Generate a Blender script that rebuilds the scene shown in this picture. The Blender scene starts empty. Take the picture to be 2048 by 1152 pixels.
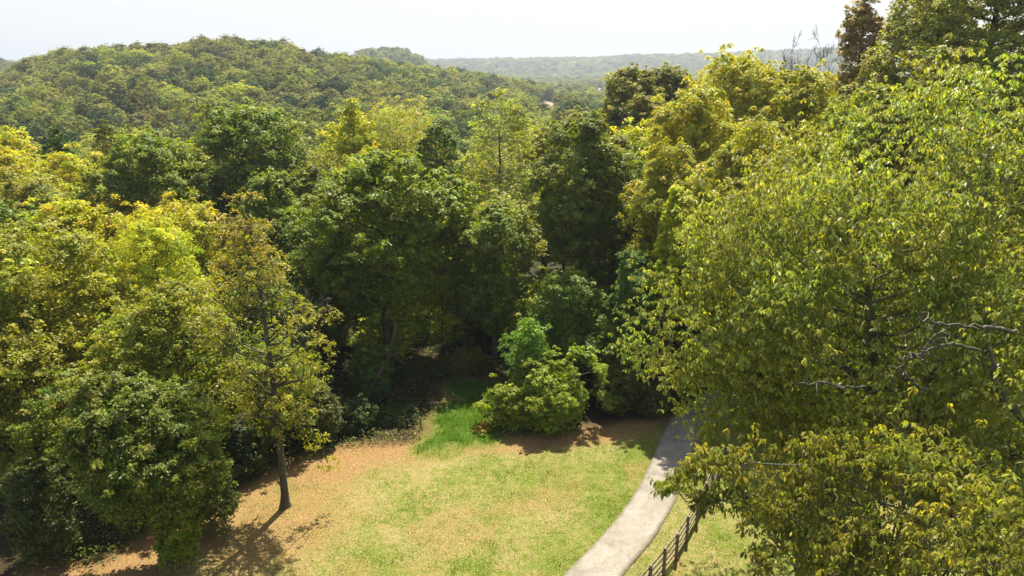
import bpy, math, random
import numpy as np
D = bpy.data
sc = bpy.context.scene
COL = sc.collection

# ------------------------------------------------------------------ camera
CAMH, PITCH, FOC = 22.0, math.radians(16.6), 1462.0
cd = D.cameras.new('camera'); cam = D.objects.new('camera', cd); COL.objects.link(cam)
cam.location = (0, 0, CAMH); cam.rotation_euler = (math.radians(90) - PITCH, 0, 0)
cd.sensor_width = 36; cd.lens = 36 * FOC / 2048; cd.clip_end = 20000; cd.clip_start = 0.5
sc.camera = cam
# ------------------------------------------------------------------ light
SUN_AZ, SUN_EL = math.radians(15), math.radians(60)
EXPO = 1.25
sc.view_settings.view_transform = 'Standard'; sc.view_settings.look = 'None'
sc.view_settings.gamma = 1; sc.view_settings.exposure = EXPO
sd = D.lights.new('sun', 'SUN'); sd.energy = 5.0; sd.angle = math.radians(0.5); sd.color = (1, 0.93, 0.79)
sun = D.objects.new('sun', sd); COL.objects.link(sun)
from mathutils import Vector, Matrix
sv = Vector((math.sin(SUN_AZ) * math.cos(SUN_EL), math.cos(SUN_AZ) * math.cos(SUN_EL), math.sin(SUN_EL)))
sun.rotation_euler = sv.to_track_quat('Z', 'Y').to_euler(); sun.location = (20, 60, 90)
w = D.worlds.new('World'); sc.world = w; w.use_nodes = True
nt = w.node_tree; N = nt.nodes; L = nt.links
bg = N['Background']; bg.inputs[1].default_value = 0.07
sky = N.new('ShaderNodeTexSky'); sky.sky_type = 'NISHITA'; sky.sun_disc = False
sky.sun_elevation = SUN_EL; sky.sun_rotation = SUN_AZ; sky.air_density = 1.3; sky.dust_density = 3.0
tc = N.new('ShaderNodeTexCoord'); sp = N.new('ShaderNodeSeparateXYZ'); L.new(tc.outputs['Generated'], sp.inputs[0])
mr = N.new('ShaderNodeMapRange'); mr.inputs[1].default_value = 0.10; mr.inputs[2].default_value = 0.35
mr.inputs[3].default_value = 1; mr.inputs[4].default_value = 0.08; L.new(sp.outputs[2], mr.inputs[0])
mx = N.new('ShaderNodeMix'); mx.data_type = 'RGBA'
SKYV = 1.0 / (2 ** EXPO) / 0.07
L.new(mr.outputs[0], mx.inputs[0]); L.new(sky.outputs[0], mx.inputs[6]); mx.inputs[7].default_value = (SKYV, SKYV, SKYV * 0.995, 1)
L.new(mx.outputs[2], bg.inputs[0])
sc.cycles.use_denoising = True
try:
    sc.cycles.denoiser = 'OPENIMAGEDENOISE'
    sc.cycles.denoising_input_passes = 'RGB_ALBEDO_NORMAL'; sc.cycles.denoising_prefilter = 'ACCURATE'
except Exception: pass
sc.cycles.max_bounces = 7; sc.cycles.diffuse_bounces = 3; sc.cycles.glossy_bounces = 2
sc.cycles.transmission_bounces = 5; sc.cycles.volume_bounces = 0; sc.cycles.transparent_max_bounces = 4
sc.cycles.caustics_reflective = False; sc.cycles.caustics_refractive = False
sc.cycles.sample_clamp_indirect = 4.0

# ------------------------------------------------------------------ helpers
CP, SP = math.cos(PITCH), math.sin(PITCH)
def ray(px, py):
    x = (px - 1024) / FOC; y = (576 - py) / FOC
    return x, CP + y * SP, -SP + y * CP
def gnd(px, py, z=0.0):
    x, y, zz = ray(px, py); t = (z - CAMH) / zz
    return x * t, y * t
def at(px, py, dist):
    x, y, zz = ray(px, py)
    return x * dist / y, dist, CAMH + zz * dist / y
def depth(dist, z): return dist * CP - (z - CAMH) * SP

def lattice(seed): return np.random.default_rng(seed).random((257, 257))
_lat = {}
def vnoise(x, y, s=1.0, seed=0):
    if seed not in _lat: _lat[seed] = lattice(seed)
    g = _lat[seed]; x = np.asarray(x, float) / s + 1000.3; y = np.asarray(y, float) / s + 1000.7
    xi = np.floor(x).astype(int); yi = np.floor(y).astype(int); fx = x - xi; fy = y - yi
    fx = fx * fx * (3 - 2 * fx); fy = fy * fy * (3 - 2 * fy); a = xi % 256; b = yi % 256
    return (g[a, b] * (1 - fx) + g[a + 1, b] * fx) * (1 - fy) + (g[a, b + 1] * (1 - fx) + g[a + 1, b + 1] * fx) * fy
def fbm(x, y, s, seed=0, o=3):
    r = 0; t = 0; k = 1.0
    for i in range(o): r = r + k * vnoise(x, y, s / 2 ** i, seed + i); t += k; k *= .5
    return r / t
def sstep(a, b, x):
    t = np.clip((np.asarray(x, float) - a) / (b - a), 0, 1); return t * t * (3 - 2 * t)

def tag(o, label=None, cat=None, group=None, kind=None):
    if label: o['label'] = label
    if cat: o['category'] = cat
    if group: o['group'] = group
    if kind: o['kind'] = kind
    return o
def mesh_np(name, V, F, mat=None, col=None, smooth=False, extra=None):
    """F: (n,k) int array or list of arrays with equal k each"""
    me = D.meshes.new(name); Fs = F if isinstance(F, list) else [F]
    Fs = [np.asarray(f, np.int32) for f in Fs if len(f)]
    V = np.asarray(V, np.float32)
    me.vertices.add(len(V)); me.vertices.foreach_set('co', V.ravel())
    loops = np.concatenate([f.ravel() for f in Fs]); tot = np.concatenate([np.full(len(f), f.shape[1], np.int32) for f in Fs])
    st = np.concatenate([[0], np.cumsum(tot)[:-1]]).astype(np.int32)
    me.loops.add(len(loops)); me.loops.foreach_set('vertex_index', loops)
    me.polygons.add(len(tot)); me.polygons.foreach_set('loop_start', st)
    try: me.polygons.foreach_set('loop_total', tot)
    except Exception: pass
    if smooth: me.polygons.foreach_set('use_smooth', np.ones(len(tot), bool))
    me.update(calc_edges=True)
    if col is not None:
        a = me.attributes.new('col', 'FLOAT_COLOR', 'FACE' if len(col) == len(tot) else 'POINT')
        c = np.ones((len(col), 4), np.float32); c[:, :3] = col; a.data.foreach_set('color', c.ravel())
    for k, v in (extra or {}).items():
        a = me.attributes.new(k, 'FLOAT', 'POINT'); a.data.foreach_set('value', np.asarray(v, np.float32))
    if mat: me.materials.append(mat)
    return me
def link(name, me, parent=None, loc=(0, 0, 0), rz=0, sc_=(1, 1, 1)):
    o = D.objects.new(name, me); COL.objects.link(o); o.location = loc; o.rotation_euler = (0, 0, rz); o.scale = sc_
    if parent: o.parent = parent
    return o

# ------------------------------------------------------------------ materials
class NB:
    def __init__(s, name):
        s.m = D.materials.new(name); s.m.use_nodes = True; s.t = s.m.node_tree; s.n = s.t.nodes; s.n.clear()
        s.out = s.n.new('ShaderNodeOutputMaterial')
    def new(s, typ, **kw):
        n = s.n.new('ShaderNode' + typ)
        for k, v in kw.items(): setattr(n, k, v)
        return n
    def put(s, sock, v):
        if isinstance(v, bpy.types.NodeSocket): s.t.links.new(v, sock)
        elif v is not None: sock.default_value = v
    def mix(s, f, a, b, bt='MIX'):
        n = s.new('Mix', data_type='RGBA', blend_type=bt); s.put(n.inputs[0], f); s.put(n.inputs[6], a); s.put(n.inputs[7], b); return n.outputs[2]
    def math(s, op, a, b=None, c=None):
        n = s.new('Math', operation=op); s.put(n.inputs[0], a); s.put(n.inputs[1], b)
        if c is not None: s.put(n.inputs[2], c)
        return n.outputs[0]
    def noise(s, scale, det=4, rough=.6, vec=None, dist=0):
        n = s.new('TexNoise'); n.inputs['Scale'].default_value = scale; n.inputs['Detail'].default_value = det
        n.inputs['Roughness'].default_value = rough; n.inputs['Distortion'].default_value = dist
        if vec is None: vec = s.pos()
        s.put(n.inputs['Vector'], vec); return n.outputs['Fac']
    def pos(s):
        return s.new('NewGeometry').outputs['Position']
    def obj(s): return s.new('TexCoord').outputs['Object']
    def ramp(s, f, stops):
        n = s.new('ValToRGB'); e = n.color_ramp.elements
        while len(e) < len(stops): e.new(0.5)
        for q, (p, c) in zip(e, stops): q.position = p; q.color = (*c, 1) if len(c) == 3 else c
        s.put(n.inputs[0], f); return n.outputs[0]
    def attr(s, name, typ='GEOMETRY'):
        return s.new('Attribute', attribute_name=name, attribute_type=typ)
    def bsdf(s, col, rough=.8, spec=.3, bump=None, bs=.3, bd=.02):
        n = s.new('BsdfPrincipled'); s.put(n.inputs['Base Color'], col); s.put(n.inputs['Roughness'], rough)
        s.put(n.inputs['Specular IOR Level'], spec)
        if bump is not None:
            b = s.new('Bump'); b.inputs['Strength'].default_value = bs; b.inputs['Distance'].default_value = bd
            s.put(b.inputs['Height'], bump); s.t.links.new(b.outputs[0], n.inputs['Normal'])
        return n.outputs[0]
    def done(s, sh): s.t.links.new(sh, s.out.inputs[0]); return s.m

def leaf_mat(name, trans=.45, rough=.5, spec=.35, ty=(1.35, 1.4, .38)):
    b = NB(name)
    oi = b.new('ObjectInfo'); c = b.attr('col').outputs['Color']; t = b.attr('tint', 'INSTANCER').outputs['Color']
    one = b.mix(1.0, (1, 1, 1, 1), t, 'ADD')
    base = b.mix(1.0, b.mix(1.0, oi.outputs['Color'], c, 'MULTIPLY'), one, 'MULTIPLY')
    base = b.mix(1.0, base, (1.95, 1.82, 1.05, 1), 'MULTIPLY')
    pr = b.bsdf(base, rough, spec)
    tr = b.new('BsdfTranslucent'); b.put(tr.inputs[0], b.mix(1.0, base, (*ty, 1), 'MULTIPLY'))
    ms = b.new('MixShader'); ms.inputs[0].default_value = trans
    b.t.links.new(pr, ms.inputs[1]); b.t.links.new(tr.outputs[0], ms.inputs[2])
    return b.done(ms.outputs[0])
M_LEAF = leaf_mat('foliage')
M_BIG = leaf_mat('broad_foliage', .45, .45, .35)
M_FAR = leaf_mat('far_foliage', .3, .7, .15)
def bark(name, a, c):
    b = NB(name); o = b.obj(); f = b.noise(9, 6, .7, o); g = b.noise(1.6, 3, .6, o)
    k = b.mix(b.ramp(g, [(.4, (0, 0, 0)), (.65, (1, 1, 1))]), b.ramp(f, [(.3, a), (.7, c)]), (.09, .1, .06, 1))
    return b.done(b.bsdf(k, .9, .15, f, .8, .03))
M_BARK = bark('bark', (.035, .026, .018), (.12, .095, .07))
M_LIMB = bark('weathered_limb', (.05, .042, .032), (.20, .175, .14))
M_GREYBARK = bark('grey_bark', (.10, .085, .07), (.30, .27, .23))

# ------------------------------------------------------------------ terrain
_px = np.array([-900, -300, -60, 0, 60, 120, 180, 330, 440, 520, 590, 620, 700, 800, 900, 1000, 1200, 1500, 2048, 2900.])
_ys = np.array([140, 160, 162, 152, 122, 106, 97, 91, 77, 82, 93, 105, 115, 126, 138, 152, 182, 195, 190, 170.])
_dc = np.array([430, 430, 430, 430, 425, 420, 420, 420, 420, 425, 435, 450, 480, 520, 560, 600, 700, 700, 700, 700.])
_pa = (_px - 1024) / FOC / 1.045
_slope = (-SP + (576 - _ys) / FOC * CP) / (CP + (576 - _ys) / FOC * SP)
_crest = CAMH + _slope * _dc - 12
_fy = np.interp(_px, [-900, 0, 880, 1200, 1500, 1600, 2048, 2900], [128, 130, 127, 121, 109, 103, 92, 90])
_fcrest = CAMH + ((-SP + (576 - _fy) / FOC * CP) / (CP + (576 - _fy) / FOC * SP)) * 2800 - 10
def terrain(x, y):
    x = np.asarray(x, float); y = np.asarray(y, float); yy = np.maximum(y, 5.); a = np.clip(x / yy, -1.4, 1.4)
    r = np.where(y > 0, y, 0)
    base = -6.0 * sstep(47, 130, r) + 7 * sstep(14, 70, x) * sstep(25, 90, r) * (1 - sstep(150, 300, r))
    base = base + 4 * sstep(400, 2400, r) * 0 - 3 * sstep(400, 900, r)
    H = np.interp(a, _pa, _crest); DC = np.interp(a, _pa, _dc); b0 = 185.
    up = sstep(b0, DC + 1, r) ** 1.0; dn = 1 - sstep(DC, DC + 380, r)
    hill = (H + 6) * np.where(r < DC, up, dn)
    bump = (fbm(x, y, 70, 11) - .5) * 9 * sstep(190, 320, r) * (1 - .6 * sstep(350, 420, r))
    dome = 51 * np.exp(-((a + .165) / .062) ** 4) * np.exp(-((r - 1150) / 190) ** 2)
    left = (40 + 60 * np.clip(-a - .66, 0, 1)) * sstep(-.58, -.70, a) * np.exp(-((r - 1050) / 240) ** 2)
    FC = np.interp(a, _pa, _fcrest)
    far = (FC + 9) * (sstep(1900, 2800, r) * (1 - .3 * sstep(2900, 3800, r)))
    far = far + (fbm(a * 1000, r * 0, 60, 21) - .5) * 10 * sstep(1900, 2800, r)
    roll = (fbm(x, y, 260, 31) - .5) * 10 * sstep(700, 1100, r) * (1 - sstep(1900, 2300, r))
    return base + np.maximum(hill, 0) * 1.0 + np.minimum(hill, 0) * .5 + bump + dome + left + far + roll

def tz(x, y): return float(terrain(x, y))
# driveway and fence lines, on the ground
def cr(pts, n=8):
    P = [np.array(p, float) for p in pts]; P = [2 * P[0] - P[1]] + P + [2 * P[-1] - P[-2]]; out = []
    for i in range(1, len(P) - 2):
        for k in range(n):
            t = k / n; out.append(.5 * ((2 * P[i]) + (-P[i - 1] + P[i + 1]) * t + (2 * P[i - 1] - 5 * P[i] + 4 * P[i + 1] - P[i + 2]) * t * t + (-P[i - 1] + 3 * P[i] - 3 * P[i + 1] + P[i + 2]) * t ** 3))
    out.append(P[-2]); return np.array(out)
dl = [gnd(*p) for p in [(1128, 1152), (1200, 1078), (1262, 1000), (1300, 930), (1325, 870)]]
dr = [gnd(*p) for p in [(1246, 1152), (1304, 1082), (1350, 1003), (1376, 930), (1402, 872)]]
dl = [(dl[0][0] - 6.5, dl[0][1] - 9), (dl[0][0] - 2.6, dl[0][1] - 4)] + dl + [(dl[-1][0] + 1.6, dl[-1][1] + 3.2), (dl[-1][0] + 6, dl[-1][1] + 7.5), (dl[-1][0] + 14, dl[-1][1] + 10)]
dr = [(dr[0][0] - 6.0, dr[0][1] - 9.8), (dr[0][0] - 2.4, dr[0][1] - 4.2)] + dr + [(dr[-1][0] + 1.6, dr[-1][1] + 2.2), (dr[-1][0] + 5.2, dr[-1][1] + 4.7), (dr[-1][0] + 13, dr[-1][1] + 7)]
DL, DR = cr(dl, 10), cr(dr, 10)
def dist_poly(x, y, P):
    d = np.full(np.shape(x), 1e9)
    for (x0, y0), (x1, y1) in zip(P[:-1], P[1:]):
        ex, ey = x1 - x0, y1 - y0; t = np.clip(((x - x0) * ex + (y - y0) * ey) / (ex * ex + ey * ey + 1e-9), 0, 1)
        d = np.minimum(d, np.hypot(x - x0 - t * ex, y - y0 - t * ey))
    return d
def inside(x, y, P):
    c = np.zeros(np.shape(x), bool); n = len(P)
    for i in range(n):
        x0, y0 = P[i]; x1, y1 = P[(i + 1) % n]
        k = ((y0 > y) != (y1 > y)) & (x < (x1 - x0) * (y - y0) / (y1 - y0 + 1e-12) + x0); c ^= k
    return c
edge_px = [(60, 1152), (215, 1140), (300, 1085), (400, 1020), (470, 985), (560, 950), (690, 905), (830, 892), (870, 878), (1000, 884), (1150, 868), (1250, 855), (1330, 842)]
EDGE = [gnd(*p) for p in edge_px]
LAWN = [(-40, 5), (-30, 24)] + EDGE + [(16, 47), (30, 48), (40, 45), (40, 5)]
GAP = [gnd(*p) for p in [(835, 905), (850, 850), (900, 800), (905, 765), (1005, 765), (1000, 800), (985, 880)]]
ROAD = list(DL) + list(DR[::-1])

# ground sheet (polar, one sheet to the horizon)
def build_ground():
    na = 420
    ang = np.concatenate([np.linspace(-52, 52, 300), np.linspace(54, 306, 60)]) * math.pi / 180
    rr = np.concatenate([np.linspace(0.5, 130, 90), np.geomspace(133, 1000, 130), np.geomspace(1015, 4400, 100)])
    A, R = np.meshgrid(ang, rr); X = R * np.sin(A); Y = R * np.cos(A); Z = terrain(X, Y)
    Z = np.where(Y < -5, 0, Z)
    Z = Z - .06 * ((np.abs(X) < 42) & (Y > 4) & (Y < 66))
    n, m = X.shape; V = np.stack([X, Y, Z], -1).reshape(-1, 3)
    i = np.arange(n - 1)[:, None] * m; j = np.arange(m)[None, :]; j2 = (j + 1) % m
    F = np.stack([i + j, i + j2, i + m + j2, i + m + j], -1).reshape(-1, 4)
    b = NB('forest_floor')
    f = b.noise(.9, 6, .7); g = b.noise(.05, 4, .6)
    c = b.ramp(f, [(.3, (.02, .016, .009)), (.5, (.035, .03, .014)), (.7, (.03, .04, .014))])
    c = b.mix(b.ramp(g, [(.4, (0, 0, 0)), (.6, (.6, .6, .6))]), c, (.04, .05, .022, 1))
    mat = b.done(b.bsdf(c, .95, .1, f, .7, .15))
    o = link('ground', mesh_np('ground', V, F, mat, smooth=True)); tag(o, kind='structure')
build_ground()

def build_lawn():
    xs = np.arange(-42, 42.01, .22); ys = np.arange(4, 66.01, .22); X, Y = np.meshgrid(xs, ys)
    Z = terrain(X, Y) + .004 + (fbm(X, Y, 2.2, 41) - .5) * .05
    ins = inside(X, Y, LAWN); de = dist_poly(X, Y, EDGE); dd = dist_poly(X, Y, DL); droad = np.minimum(dd, dist_poly(X, Y, DR))
    rd = inside(X, Y, ROAD)
    Z = Z - .05 * (droad < .0) 
    sd_ = np.where(ins, de, -de)
    n1 = fbm(X, Y, 3.0, 51); n2 = fbm(X, Y, 1.1, 57)
    left = sstep(0, -11, X)
    litter = 1 - sstep(.4, 2.2 + 2.6 * left, sd_ + (n1 - .5) * 3.2 )
    litter = np.maximum(litter, .75 * (1 - sstep(2.2, 5.5, np.hypot(X + 12.5, (Y - 33.0) * .9) + (n1 - .5) * 3)))
    litter = np.maximum(litter, .35 * sstep(.56, .70, fbm(X, Y, 2.8, 66)) * (X < 8))
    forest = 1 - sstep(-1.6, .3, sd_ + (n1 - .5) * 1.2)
    g = .28 + sstep(3.4, .4, dd) * (X < 9) * .5 + sstep(.50, .66, n1) * .3 + sstep(.5, .7, n2) * .25 - .25 * sstep(.5, .35, fbm(X, Y, 1.9, 63))
    g = np.where(X > np.interp(Y, DR[:, 1][:50], DR[:, 0][:50]), .55 * sstep(.36, .58, n1) + .25, g)
    gd = dist_poly(X, Y, GAP + GAP[:1]); gd = np.where(inside(X, Y, GAP), gd, -gd); gap = sstep(-1.7, .9, gd + (n1 - .5) * 2.6 + (n2 - .5) * 1.5)
    litter = litter * (1 - gap); forest = forest * (1 - gap); g = g * (1 - gap) + gap * (1.05 + .6 * n2)
    n, m = X.shape; V = np.stack([X, Y, Z], -1).reshape(-1, 3)
    i = np.arange(n - 1)[:, None] * m; j = np.arange(m - 1)[None, :]
    F = np.stack([i + j, i + j + 1, i + m + j + 1, i + m + j], -1).reshape(-1, 4)
    b = NB('lawn')
    fine = b.noise(11, 5, .75); mid = b.noise(1.7, 4, .65); sp_ = b.noise(38, 2, .6)
    straw = b.ramp(fine, [(.32, (.15, .105, .05)), (.5, (.28, .225, .09)), (.7, (.46, .37, .20))])
    green = b.ramp(fine, [(.3, (.05, .075, .012)), (.52, (.145, .185, .03)), (.72, (.27, .30, .07))])
    brown = b.ramp(fine, [(.3, (.11, .06, .03)), (.5, (.28, .15, .065)), (.72, (.44, .29, .165))])
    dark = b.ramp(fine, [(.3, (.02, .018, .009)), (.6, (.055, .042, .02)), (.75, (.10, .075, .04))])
    gm = b.math('MULTIPLY', b.attr('green').outputs['Fac'], b.ramp(mid, [(.25, (.45, .45, .45)), (.6, (1.2, 1.2, 1.2))]))
    spk = b.ramp(b.noise(2.6, 6, .75, dist=.4), [(.47, (0, 0, 0)), (.56, (1, 1, 1))])
    gm = b.math('ADD', gm, b.math('MULTIPLY', spk, .55))
    gm = b.math('MINIMUM', gm, 1.0)
    c = b.mix(gm, straw, green)
    lush = b.math('MAXIMUM', b.math('SUBTRACT', b.attr('green').outputs['Fac'], .95), 0.0)
    c = b.mix(b.math('MINIMUM', b.math('MULTIPLY', lush, 2.0), 1.0), c, b.ramp(fine, [(.3, (.035, .07, .008)), (.7, (.09, .17, .022))]))
    lt = b.math('MULTIPLY', b.attr('litter').outputs['Fac'], b.ramp(mid, [(.3, (1, 1, 1)), (.75, (.6, .6, .6))]))
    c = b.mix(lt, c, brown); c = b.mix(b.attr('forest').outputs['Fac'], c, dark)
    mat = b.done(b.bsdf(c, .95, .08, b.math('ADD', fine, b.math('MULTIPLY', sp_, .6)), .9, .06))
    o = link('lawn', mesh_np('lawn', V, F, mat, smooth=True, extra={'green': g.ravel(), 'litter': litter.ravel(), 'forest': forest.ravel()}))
    tag(o, kind='structure')
    return xs, ys, g, litter, forest
LXS, LYS, LG, LL, LF = build_lawn()
def lawn_lookup(A, x, y):
    i = np.clip(((y - LYS[0]) / .22).astype(int), 0, len(LYS) - 1); j = np.clip(((x - LXS[0]) / .22).astype(int), 0, len(LXS) - 1)
    return A[i, j]
def lz(x, y): return terrain(x, y) + .004 + (fbm(x, y, 2.2, 41) - .5) * .05

def build_driveway():
    n = len(DL); k = 9; rng = np.random.default_rng(5)
    wl = (fbm(DL[:, 0] * 3, DL[:, 1] * 3, 1.3, 61) - .5) * .12; wr = (fbm(DR[:, 0] * 3, DR[:, 1] * 3, 1.3, 62) - .5) * .12
    V = []; ED = []; T = np.linspace(0, 1, k)
    for i in range(n):
        for q, t in enumerate(T):
            ED.append(abs(2 * t - 1))
            tt = t + (wl[i] / 3 if q == 0 else 0) + (wr[i] / 3 if q == k - 1 else 0)
            p = DL[i] * (1 - tt) + DR[i] * tt; V.append((p[0], p[1], tz(p[0], p[1]) + .085 + .02 * math.sin(math.pi * t)))
    for i in range(n):
        for q in (0, k - 1):
            v = V[i * k + q]; V.append((v[0], v[1], v[2] - .2)); ED.append(1)
    F = [(i * k + q, i * k + q + 1, (i + 1) * k + q + 1, (i + 1) * k + q) for i in range(n - 1) for q in range(k - 1)]
    b0 = n * k
    F += [(i * k, (i + 1) * k, b0 + (i + 1) * 2, b0 + i * 2) for i in range(n - 1)]
    F += [((i + 1) * k + k - 1, i * k + k - 1, b0 + i * 2 + 1, b0 + (i + 1) * 2 + 1) for i in range(n - 1)]
    b = NB('driveway_concrete'); f = b.noise(14, 6, .75); g = b.noise(.55, 5, .65, dist=.6); h = b.noise(2.4, 5, .7)
    c = b.ramp(g, [(.36, (.15, .125, .10)), (.5, (.225, .195, .155)), (.64, (.29, .265, .23))])
    c = b.mix(b.ramp(h, [(.52, (0, 0, 0)), (.70, (.45, .45, .45))]), c, (.18, .135, .09, 1))
    c = b.mix(b.ramp(h, [(.26, (.6, .6, .6)), (.38, (0, 0, 0))]), c, (.34, .31, .28, 1))
    c = b.mix(.25, c, b.ramp(f, [(.3, (.15, .13, .1)), (.7, (.5, .48, .44))]))
    e_ = b.math('ADD', b.math('POWER', b.attr('edge').outputs['Fac'], 5.0), b.math('MULTIPLY', b.math('SUBTRACT', h, .5), 1.6))
    c = b.mix(b.ramp(e_, [(.35, (0, 0, 0)), (1.0, (.75, .75, .75))]), c, (.14, .125, .07, 1))
    ck = b.new('TexVoronoi', feature='DISTANCE_TO_EDGE'); ck.inputs['Scale'].default_value = .42; b.put(ck.inputs['Vector'], b.mix(.12, b.pos(), b.new('TexNoise').outputs['Color']))
    c = b.mix(b.ramp(ck.outputs['Distance'], [(.003, (.22, .22, .22)), (.010, (0, 0, 0))]), c, (.10, .085, .06, 1))
    mat = b.done(b.bsdf(c, .9, .2, f, .4, .02))
    tag(link('driveway', mesh_np('driveway', np.array(V), np.array(F), mat, smooth=False, extra={'edge': ED})), kind='structure')
build_driveway()

def build_grass():
    rng = np.random.default_rng(77); n = 330000
    y = rng.uniform(22, 52, n); x = rng.uniform(-1, 1, n) * (y * .45) - 1
    g = lawn_lookup(LG, x, y); l = lawn_lookup(LL, x, y); f = lawn_lookup(LF, x, y)
    keep = (rng.random(n) < (.25 + .75 * np.clip(g, 0, 1)) * (1 - .75 * l)) & (f < .35) & ~inside(x, y, ROAD) & (dist_poly(x, y, ROAD) > .03)
    x, y, g, l = x[keep], y[keep], g[keep], l[keep]; n = len(x); z = lz(x, y)
    tuft = np.clip((vnoise(x, y, .38, 91) * .6 + vnoise(x, y, 1.1, 92) * .4 - .38) * 3.2, 0, 1)
    h = rng.uniform(.03, .075, n) * (.6 + 1.1 * tuft) * np.where(g > 1.2, 3.2, 1) ; th = rng.uniform(0, 6.28, n); wd = rng.uniform(.008, .02, n)
    dx, dy = np.cos(th), np.sin(th); ln = rng.normal(0, .03, (2, n)) * (1 + (g > 1.2))
    V = np.stack([np.stack([x - dx * wd, y - dy * wd, z - .01], -1), np.stack([x + dx * wd, y + dy * wd, z - .01], -1),
                  np.stack([x + ln[0], y + ln[1], z + h], -1)], 1).reshape(-1, 3)
    F = np.arange(3 * n).reshape(-1, 3)
    gr = np.array([.075, .105, .014]); st = np.array([.2, .165, .075]); k = np.clip(g * .9 - .15 + .75 * tuft + rng.normal(0, .2, n), 0, 1)[:, None]
    c = (gr * k + st * (1 - k)) * rng.uniform(.65, 1.3, n)[:, None]
    c = np.where((g > 1.2)[:, None], np.array([.05, .10, .012]) * rng.uniform(.7, 1.5, n)[:, None], c)
    o = link('grass', mesh_np('grass', V, F, M_LEAF, col=c)); tag(o, 'short patchy grass blades of the mown lawn', 'grass', kind='stuff')
    # fallen leaves and clippings
    n = 9000; y = rng.uniform(23, 47, n); x = rng.uniform(-1, 1, n) * (y * .48)
    l = lawn_lookup(LL, x, y); keep = (rng.random(n) < .25 + .75 * l) & (lawn_lookup(LF, x, y) < .5) & ~(inside(x, y, ROAD) & (rng.random(n) < .45)); x, y = x[keep], y[keep]; n = len(x)
    z = lz(x, y) + .02 + np.where(inside(x, y, ROAD), .085, 0); c0 = np.stack([x, y, z], -1)
    nr = np.stack([rng.normal(0, .35, n), rng.normal(0, .35, n), np.ones(n)], -1); ax = rng.normal(0, 1, (n, 3)); 
    V, F = quads(c0, nr, ax, rng.uniform(.05, .12, n), .7)
    c = np.array([.28, .23, .14]) * rng.uniform(.4, 1.3, (n, 1)) * np.array([1, .92, .8]) ** rng.uniform(-1, 2, (n, 1))
    tag(link('fallen_leaves', mesh_np('fallen_leaves', V, F, M_LEAF, col=c)), 'dry fallen leaves scattered over the lawn', 'leaf litter', kind='stuff')

def nrm(v): return v / (np.linalg.norm(v, axis=-1, keepdims=True) + 1e-9)
def quads(c, nr, ax, Ln, asp):
    nr = nrm(nr); side = nrm(np.cross(nr, ax)); ax = np.cross(side, nr); Ln = np.asarray(Ln)[:, None]
    V = np.stack([c - ax * Ln * .5, c + side * Ln * asp * .5 - ax * Ln * .05, c + ax * Ln * .5, c - side * Ln * asp * .5 - ax * Ln * .05], 1).reshape(-1, 3)
    return V, np.arange(4 * len(c)).reshape(-1, 4)
def bigleaves(p0, h, Ln, wd, rng, droop=1.0):
    """long hanging leaves: base p0, horizontal direction h; two folded halves each"""
    n = len(p0); L_ = Ln[:, None]; dz = np.zeros((n, 3)); dz[:, 2] = 1
    up = rng.uniform(-.6, .1, (n, 1)) * 1.0; s = np.clip(rng.uniform(.4, .85, (n, 1)) * droop, 0, .95)
    mid = p0 + h * L_ * .5 * np.sqrt(np.clip(1 - up ** 2, 0, 1)) * (1 - .35 * s) + dz * L_ * (up * .4 - .12 * s)
    tip = mid + h * L_ * .5 * (1 - s) - dz * L_ * .5 * s
    side = nrm(np.cross(h, dz)); side = side + dz * rng.normal(0, .35, (n, 1)); sdn = nrm(side) * wd[:, None] * .5
    a = mid + sdn - dz * wd[:, None] * .18; b = mid - sdn - dz * wd[:, None] * .18
    V = np.stack([p0, a, tip, b, mid], 1).reshape(-1, 3); i = np.arange(n)[:, None] * 5
    F = np.concatenate([i + np.array([[0, 4, 2, 1]]), i + np.array([[0, 3, 2, 4]])], 1).reshape(-1, 4)
    return V, F

PROF = {
    'round': lambda t: np.sqrt(np.clip(1 - (2 * np.clip(t, 0, 1) ** 1.35 - 1) ** 2, 0, 1)) ** .8,
    'oval': lambda t: np.sqrt(np.clip(1 - (2 * np.clip(t, 0, 1) ** 1.1 - 1) ** 2, 0, 1)) ** .9,
    'dome': lambda t: np.clip(1 - np.clip(t, 0, 1) ** 4.2, 0, 1) ** .55 * (.75 + .25 * sstep(0, .3, t)),
    'cone': lambda t: (1 - np.clip(t, 0, 1)) ** .75 * .95 + .05,
    'column': lambda t: np.clip(np.sin(np.pi * (np.clip(t, 0, 1) * .93 + .05)), 0, 1) ** .45 * (1 - .35 * t),
    'vase': lambda t: (.35 + .65 * sstep(0, .6, t)) * np.clip(1 - (np.clip(t, 0, 1)) ** 5, 0, 1) ** .5,
    'bush': lambda t: np.clip(1 - np.clip(t, 0, 1) ** 3, 0, 1) ** .5,
}
def tube(pts, rad, sides=5, V0=0):
    P = np.asarray(pts, float); n = len(P); T = np.gradient(P, axis=0); T = nrm(T)
    ref = np.where(np.abs(T[:, 2:3]) > .9, np.array([[1., 0, 0]]), np.array([[0, 0, 1.]]))
    U = nrm(np.cross(T, ref)); W = np.cross(T, U); th = np.arange(sides) * 2 * math.pi / sides
    r = np.asarray(rad, float)[:, None, None]
    V = P[:, None, :] + r * (np.cos(th)[None, :, None] * U[:, None, :] + np.sin(th)[None, :, None] * W[:, None, :])
    i = (np.arange(n - 1) * sides)[:, None]; j = np.arange(sides)[None, :]; j2 = (j + 1) % sides
    F = np.stack([i + j, i + j2, i + sides + j2, i + sides + j], -1).reshape(-1, 4) + V0
    return V.reshape(-1, 3), F
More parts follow.
